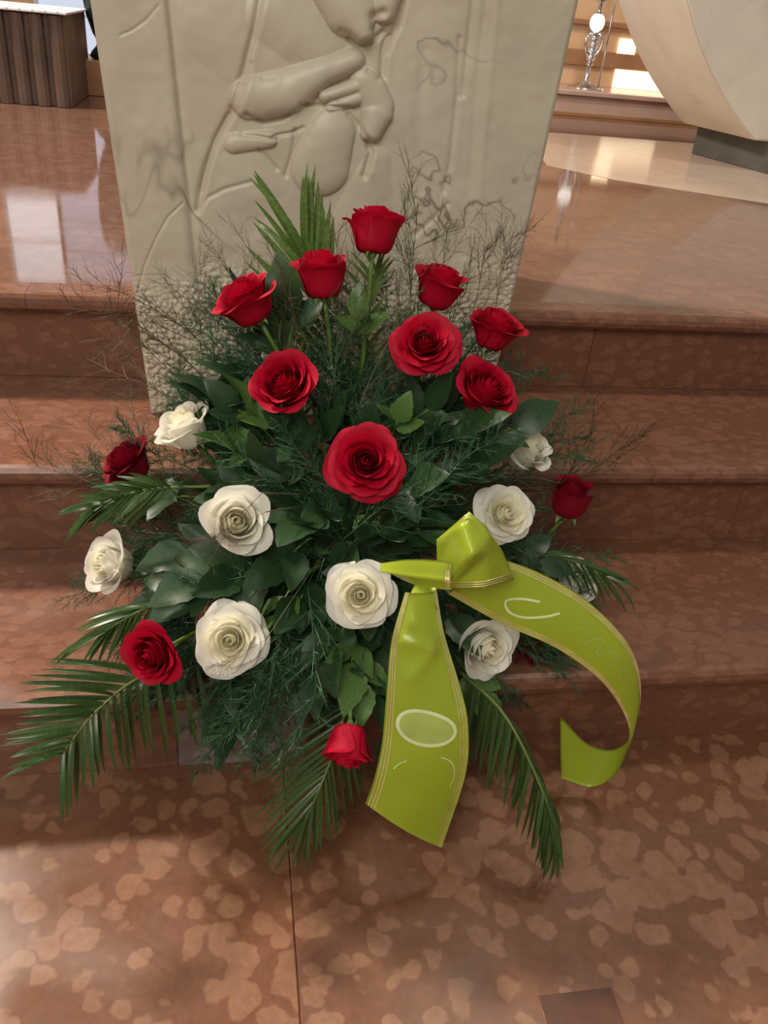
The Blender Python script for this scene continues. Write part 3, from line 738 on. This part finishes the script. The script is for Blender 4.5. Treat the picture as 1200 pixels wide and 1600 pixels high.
TWG = {
 'spray of fine brown twigs spreading left across the pebbled ambo base': [(330,600,.2,-.8,-.8,1.15),(300,640,.2,-.9,-.5,1.0),(370,600,.2,-.4,-1,1.05),(340,560,.22,-.9,-.9,1.1),(400,580,.2,-.2,-1,.9),(290,600,.22,-.7,-.7,.9),(380,540,.22,-.6,-.8,.8)],
 'olive twig spray standing between the topmost rose and the right roses': [(640,500,.22,.05,-1,1.15),(655,530,.22,.2,-1,.9),(690,560,.22,.3,-1,.9),(650,600,.2,.3,-.9,.8)],
 'fine twig spray rising in front of the right edge of the ambo': [(730,520,.22,.35,-1,.85),(770,500,.22,.3,-1,.85),(755,480,.23,.6,-.9,.55)],
 'brown twig spray around the dark red rose at far left': [(210,760,.2,-.7,-.9,.8),(190,770,.2,-1,-.4,.9),(240,750,.18,-.3,-1,.8),(170,760,.2,-.9,-.7,.55)],
 'fine brown twig spray in front of the right steps above the rosebud': [(850,790,.17,.7,-.8,1.0),(870,770,.17,.9,-.5,.95),(830,760,.18,.6,-.9,.8),(880,760,.17,1,-.4,.7)],
 'few curling brown twigs lying over the left white rose': [(410,770,-.05,-.7,.6,.55),(415,800,-.05,-.8,.3,.5)],
 'few thin twigs lying over the large lower white rose': [(415,1000,-.13,-.9,.4,.4)],
 'olive twig tangle in the shade behind the upper roses': [(520,640,.14,.1,-1,1.2),(560,640,.14,.3,-1,1.1),(490,620,.15,-.3,-1,1.1),(600,640,.14,.2,-1,1.0),(450,560,.18,-.3,-1,.9),(540,560,.18,.2,-1,.9)],
}
for lb, L in TWG.items():
    gr = lb.startswith('olive')
    for i, (px, py, y, dx, dy, sc) in enumerate(L):
        keep = ' lying over ' in lb and i == 0
        e = twig(px, py, y, dx, dy, sc, lb if keep else ('olive twig spray fanning out ' if gr else 'fine brown twig spray fanning out ')+where(px+dx*110*sc, py+dy*110*sc), gr)
        e['group'] = lb.replace('spray', 'sprays', 1)

# ---------------------------------------------------------------- palm fronds
def leaflet_mesh(droop, wd=.05):
    n = 8; vs, fs = [], []
    for j in range(n+1):
        t = j/n; w = wd*(math.sin(math.pi*min(1, .12+t*.88))**.6)*(1-.25*t) if j < n else .002
        z = droop*(4*t*(1-t))*.25
        for s in (-1, 0, 1): vs.append((t, w*s, z+(.35*w*abs(s))))
    for j in range(n):
        for i in range(2): a = j*3+i; fs.append((a, a+1, a+4, a+3))
    return mesh('leaflet', vs, fs)
LL = []
for mt in (M['palm'], M['palm_light']):
    row = []
    for dr in (.15, .4, .7):
        m = leaflet_mesh(dr); m.materials.append(mt); row.append(m)
    LL.append(row)
def frond(label, rach, n, sides, width=1.0, light=0, tip_dy=-.01, zmin=.006, jitter=6):
    """rach: (px,py,y) control points; sides: list of (start vector px, end vector px) for leaflets"""
    P = catmull([at(*p) for p in rach], 40); base = Vector(P[0])
    for p in P: p[2] = max(p[2], zmin)
    e = thing('palm_frond', label, 'palm leaf', base, None)
    obj('rachis', tube_mesh('rachis', [Vector(p)-base for p in P], .0026, .0010, 6), M['rachis'], e)
    for (v0, v1, t0) in sides:
        for k in range(n):
            t = t0+(1-t0)*k/(n-1)*.99; p = Vector(P[int(t*40)]); px, py = pj(p)
            u = (t-t0)/(1-t0); vx = v0[0]+(v1[0]-v0[0])*u+random.uniform(-jitter, jitter); vy = v0[1]+(v1[1]-v0[1])*u+random.uniform(-jitter, jitter)
            f_ = random.uniform(.88, 1.08); tip = at(px+vx*f_, py+vy*f_, p.y+tip_dy+random.uniform(-.02, .015))
            if tip.z < zmin:
                tip = onz(px+vx*f_, py+vy*f_, zmin)
            d = tip-p; ln = d.length
            nr = (-FW+Vector((random.uniform(-.5, .5), random.uniform(-.3, .3), .9)))
            o = obj('leaflet', LL[light][random.choice((0, 0, 1, 1, 2))], None, e)
            ws = width*.085/ln
            o.matrix_basis = Matrix.Translation(p-base) @ frame(d, nr).to_4x4() @ Matrix.Diagonal((ln, ln*ws, ln*min(.6, ws), 1))
    return e
frond('big palm frond fanning over the steps at lower left', [(340,1010,.02),(225,1055,-.05),(150,1112,-.115),(95,1180,-.15)], 19,
      [((-175,-25),(-95,40),.30), ((30,140),(-6,105),.10)], .85, tip_dy=-.025)
frond('small palm frond at left below the leftmost white rose', [(300,940,.02),(230,950,.0),(165,985,-.02)], 10, [((-105,10),(-95,65),.2), ((-20,75),(-40,60),.3)], .9)
frond('drooping dark palm frond at far left below the dark red rose', [(330,760,.1),(230,765,.1),(150,790,.09)], 13, [((-70,-22),(-70,18),.3), ((-60,55),(-55,55),.3)], 1.0)
frond('upright palm frond fanning out behind the topmost roses', [(545,640,.24),(520,540,.26),(490,440,.29),(478,400,.31)], 10,
      [((-150,-150),(-72,-135),.10), ((10,-170),(0,-140),.45)], 1.6, 1, .02)
frond('light green palm frond upright between the upper red roses', [(560,660,.2),(560,560,.22),(575,470,.25),(590,420,.26)], 10,
      [((-75,-65),(-30,-40),.15), ((60,-70),(20,-45),.15)], .9, 1, .02)
frond('palm frond hanging to the floor at bottom centre', [(545,1080,-.07),(530,1150,-.13),(502,1225,-.175),(478,1280,-.19)], 17,
      [((-150,100),(-60,90),.12), ((35,120),(-20,95),.15)], .62)
frond('palm frond hanging down to the floor right of the long ribbon tail', [(720,1050,-.06),(790,1120,-.13),(845,1230,-.19),(868,1300,-.21)], 36,
      [((-25,125),(-14,85),.08), ((60,100),(8,80),.15)], .75)
frond('dark palm frond behind the ribbon at the right', [(760,880,.08),(830,868,.09),(900,878,.08),(950,900,.07)], 13, [((70,-5),(55,30),.2), ((15,50),(45,60),.3)], .8)
frond('short palm frond arching behind the upper right white rose', [(740,690,.14),(790,650,.16),(835,640,.17)], 7, [((45,-12),(35,10),.3), ((30,25),(30,25),.3)], .6)
frond('olive palm frond between the leftmost upper red rose and the ambo', [(500,640,.18),(440,560,.2),(400,510,.22)], 8, [((-50,-40),(-50,-40),.2), ((10,-70),(-20,-60),.3)], .8, 1)

# ---------------------------------------------------------------- ribbon
rb = thing('ribbon_bow', 'shiny lime green satin ribbon bow with gold edges and two long tails', 'ribbon', at(690, 900, -.1))
RO = rb.location.copy()
class Strip:
    def __init__(s, A, B, n=40, camber=0, nw=14, ridges=()):
        s.n, s.nw = n, nw; a = catmull([at(*p) for p in A], n); b = catmull([at(*p) for p in B], n); s.g = []
        for i in range(n+1):
            row = []
            t = a[min(n, i+1)]+b[min(n, i+1)]-a[max(0, i-1)]-b[max(0, i-1)]; w_ = b[i]-a[i]; nn = np.cross(t, w_); nn = nn/(np.linalg.norm(nn)+1e-9)
            if i == 0: s.sgn = 1 if nn @ np.array(-FW) > 0 else -1
            nn = nn*s.sgn
            for k in range(nw+1):
                u = k/nw; hgt = camber*4*u*(1-u)
                for (va, ua, vb, ub, am_, wr) in ridges:
                    dv, du = vb-va, ub-ua; tt = min(1, max(0, ((i/n-va)*dv+(u-ua)*du)/(dv*dv+du*du)))
                    hgt += am_*math.exp(-math.hypot(i/n-va-tt*dv, (u-ua-tt*du)*.6)/wr)
                row.append(a[i]+w_*u+nn*hgt)
            s.g.append(row)
        s.g = np.array(s.g)
        gu = np.gradient(s.g, axis=0); gw = np.gradient(s.g, axis=1); nr = np.cross(gu, gw); s.nr = s.sgn*nr/(np.linalg.norm(nr, axis=2, keepdims=True)+1e-9)
    def pt(s, v, u, off=0):
        x, y = min(max(v, 0), 1)*s.n, min(max(u, 0), 1)*s.nw; i, k = min(int(x), s.n-1), min(int(y), s.nw-1); a, b = x-i, y-k
        f = lambda G_: (G_[i, k]*(1-b)+G_[i, k+1]*b)*(1-a)+(G_[i+1, k]*(1-b)+G_[i+1, k+1]*b)*a
        return Vector(f(s.g)+f(s.nr)*off)-RO
    def build(s, name, mat, parent, cut=None, th=.0004):
        vs, fs = [], []; n, w_ = s.n, s.nw
        for sgn in (1, -1):
            for i in range(n+1):
                for k in range(w_+1): vs.append(Vector(s.g[i, k]+s.nr[i, k]*th*.5*sgn)-RO)
        q = (n+1)*(w_+1)
        for i in range(n):
            for k in range(w_):
                a = i*(w_+1)+k; fs.append((a, a+1, a+w_+2, a+w_+1)); fs.append((q+a+w_+1, q+a+w_+2, q+a+1, q+a))
        ring = [k for k in range(w_+1)]+[i*(w_+1)+w_ for i in range(1, n+1)]+[n*(w_+1)+k for k in range(w_-1, -1, -1)]+[i*(w_+1) for i in range(n-1, 0, -1)]
        for i in range(len(ring)): a, b = ring[i], ring[(i+1) % len(ring)]; fs.append((a, b, q+b, q+a))
        return obj(name, mesh(name, vs, fs), mat, parent)
    def path(s, name, pts, wd, mat, parent, off=.0009, closed=False):
        """printed line on the strip through (v,u) points"""
        P = [s.pt(v, u, off) for v, u in pts]; Q = [s.pt(v, u, 0) for v, u in pts]; vs, fs = [], []; m_ = len(P)
        for i, p in enumerate(P):
            a, b = (P[(i-1) % m_], P[(i+1) % m_]) if closed else (P[max(0, i-1)], P[min(m_-1, i+1)])
            nn = (p-Q[i]).normalized(); sd = (b-a).cross(nn); sd = sd.normalized()*wd/2 if sd.length > 1e-9 else Vector((wd/2, 0, 0))
            vs += [p-sd, p+sd]
        for i in range(m_ if closed else m_-1): a, b = 2*i, 2*((i+1) % m_); fs.append((a, a+1, b+1, b))
        return obj(name, mesh(name, vs, fs), mat, parent)
    def edges(s, parent, v0=0, v1=1, us=(.030, .065, .100, .90, .935, .97)):
        for u in us: s.path('gold_line', [(v0+(v1-v0)*i/36, u) for i in range(37)], .0013, M['gold'], parent)
# long tail hanging to the floor
t1 = Strip([(633,925,-.105),(612,1000,-.125),(604,1080,-.15),(597,1160,-.17),(585,1215,-.185),(571,1255,-.19)],
           [(682,922,-.105),(694,990,-.125),(718,1070,-.15),(731,1130,-.17),(727,1210,-.185),(690,1324,-.195)], 60, .008, ridges=[(.20,.15,.24,.75,.006,.03),(.24,.75,.36,.25,.005,.03),(.12,.3,.2,.9,.004,.04)])
a = t1.build('ribbon_tail', M['ribbon'], rb); t1.edges(a)
el = [(.565+.075*math.sin(2*math.pi*i/40)+.045*math.cos(2*math.pi*i/40), .50+.34*math.cos(2*math.pi*i/40)) for i in range(40)]
t1.path('printed_letter', el, .0042, M['letter'], a, .0012, closed=True)
vs, fs = [], []
for q in range(8):
    for v, u in el: vs.append(t1.pt(.565+(v-.565)*.96*q/7, .5+(u-.5)*.96*q/7, .0008))
for q in range(7):
    for i in range(40): fs.append((q*40+i, q*40+(i+1) % 40, (q+1)*40+(i+1) % 40, (q+1)*40+i))
obj('letter_fill', mesh('letter_fill', vs, fs), M['letterfill'], a)
for c0 in ([(.70, .30), (.715, .22), (.74, .17)], [(.71, .68), (.74, .80), (.79, .86), (.83, .84)]):
    P = [tuple(p) for p in catmull(c0, 16)]; t1.path('printed_letter', P, .0014, M['letter'], a)
# curling tail
t2 = Strip([(770,868,-.08),(850,898,-.09),(925,945,-.11),(985,1012,-.125),(1001,1080,-.125),(986,1150,-.12),(955,1172,-.095),(915,1160,-.08),(876,1120,-.075)],
           [(700,928,-.09),(785,975,-.10),(868,1012,-.12),(935,1060,-.135),(972,1110,-.135),(983,1152,-.13),(963,1208,-.11),(925,1229,-.09),(877,1216,-.08)], 64, .003)
a = t2.build('ribbon_tail', M['ribbon'], rb); t2.edges(a, 0, .58)
def scr(pts, n=24): return [tuple(p) for p in catmull(pts, n)]
t2.path('printed_letter', scr([(.155,.40),(.12,.48),(.095,.62),(.115,.76),(.15,.74),(.185,.58),(.205,.42)]), .0030, M['letter'], a)
for off in (.25, .29, .33, .37):
    t2.path('printed_letter', scr([(off, .62), (off+.012, .40), (off+.026, .36), (off+.030, .58), (off+.042, .62)], 14), .0012, M['letterfill'], a)
# knot, loops and band
kp = dict(T1=(733,799,-.112), T2=(760,822,-.112), T3=(786,862,-.105), E=(804,906,-.112), G=(758,919,-.140), F=(700,921,-.118), H=(683,884,-.100), I=(682,843,-.098),
          A=(721,820,-.128), B=(738,870,-.155), C=(766,836,-.126), D=(762,866,-.138))
ks = list(kp); bm = bmesh.new(); bv = {k: bm.verts.new(at(*kp[k])-RO) for k in ks}
for f in ('I A T1', 'A C T1', 'T1 C T2', 'T2 C T3', 'A B C', 'H A I', 'H B A', 'H F B', 'F D B', 'B D C', 'C D T3', 'D E T3', 'D G E', 'F G D'):
    bm.faces.new([bv[k] for k in f.split()])
bmesh.ops.subdivide_edges(bm, edges=bm.edges[:], cuts=7, use_grid_fill=True)
for _ in range(3): bmesh.ops.smooth_vert(bm, verts=[v for v in bm.verts if not v.is_boundary], factor=.5, use_axis_x=True, use_axis_y=True, use_axis_z=True)
bmesh.ops.recalc_face_normals(bm, faces=bm.faces)
r_ = bmesh.ops.solidify(bm, geom=bm.faces[:], thickness=.0006)
km = bpy.data.meshes.new('ribbon_loop'); bm.to_mesh(km); bm.free(); km.polygons.foreach_set('use_smooth', [True]*len(km.polygons))
a = obj('ribbon_loop', km, M['ribbon'], rb)
def goldline(pts, parent, rad=.0007): obj('gold_line', tube_mesh('gold_line', [at(*p)-RO for p in pts], rad, rad, 5), M['gold'], parent)
for q in (0, 3.5, 7):
    goldline([(701, 917-q, -.121), (730, 917.5-q, -.132), (758, 915.5-q, -.143), (781, 909-q, -.131), (801, 902-q, -.117)], a)
    goldline([(719+q*.6, 812+q, -.118), (728+q*.6, 805+q, -.118), (737+q*.4, 804+q, -.118)], a)
k2 = Strip([(595,880,-.07),(640,874,-.10),(690,876,-.125),(705,880,-.13)],[(604,893,-.075),(645,912,-.105),(690,920,-.13),(706,921,-.135)], 20, .004, ridges=[(0,.55,1,.6,.004,.08)])
a = k2.build('ribbon_band', M['ribbon'], rb)
for v in (.80, .85, .90): k2.path('gold_line', [(v, .25+.62*i/14) for i in range(15)], .0014, M['gold'], a)
k3 = Strip([(640,930,-.095),(650,912,-.085),(668,905,-.085),(684,918,-.10)],[(640,960,-.118),(655,968,-.112),(672,966,-.112),(684,952,-.118)], 16, .006)
k3.build('ribbon_fold', M['ribbon'], rb)
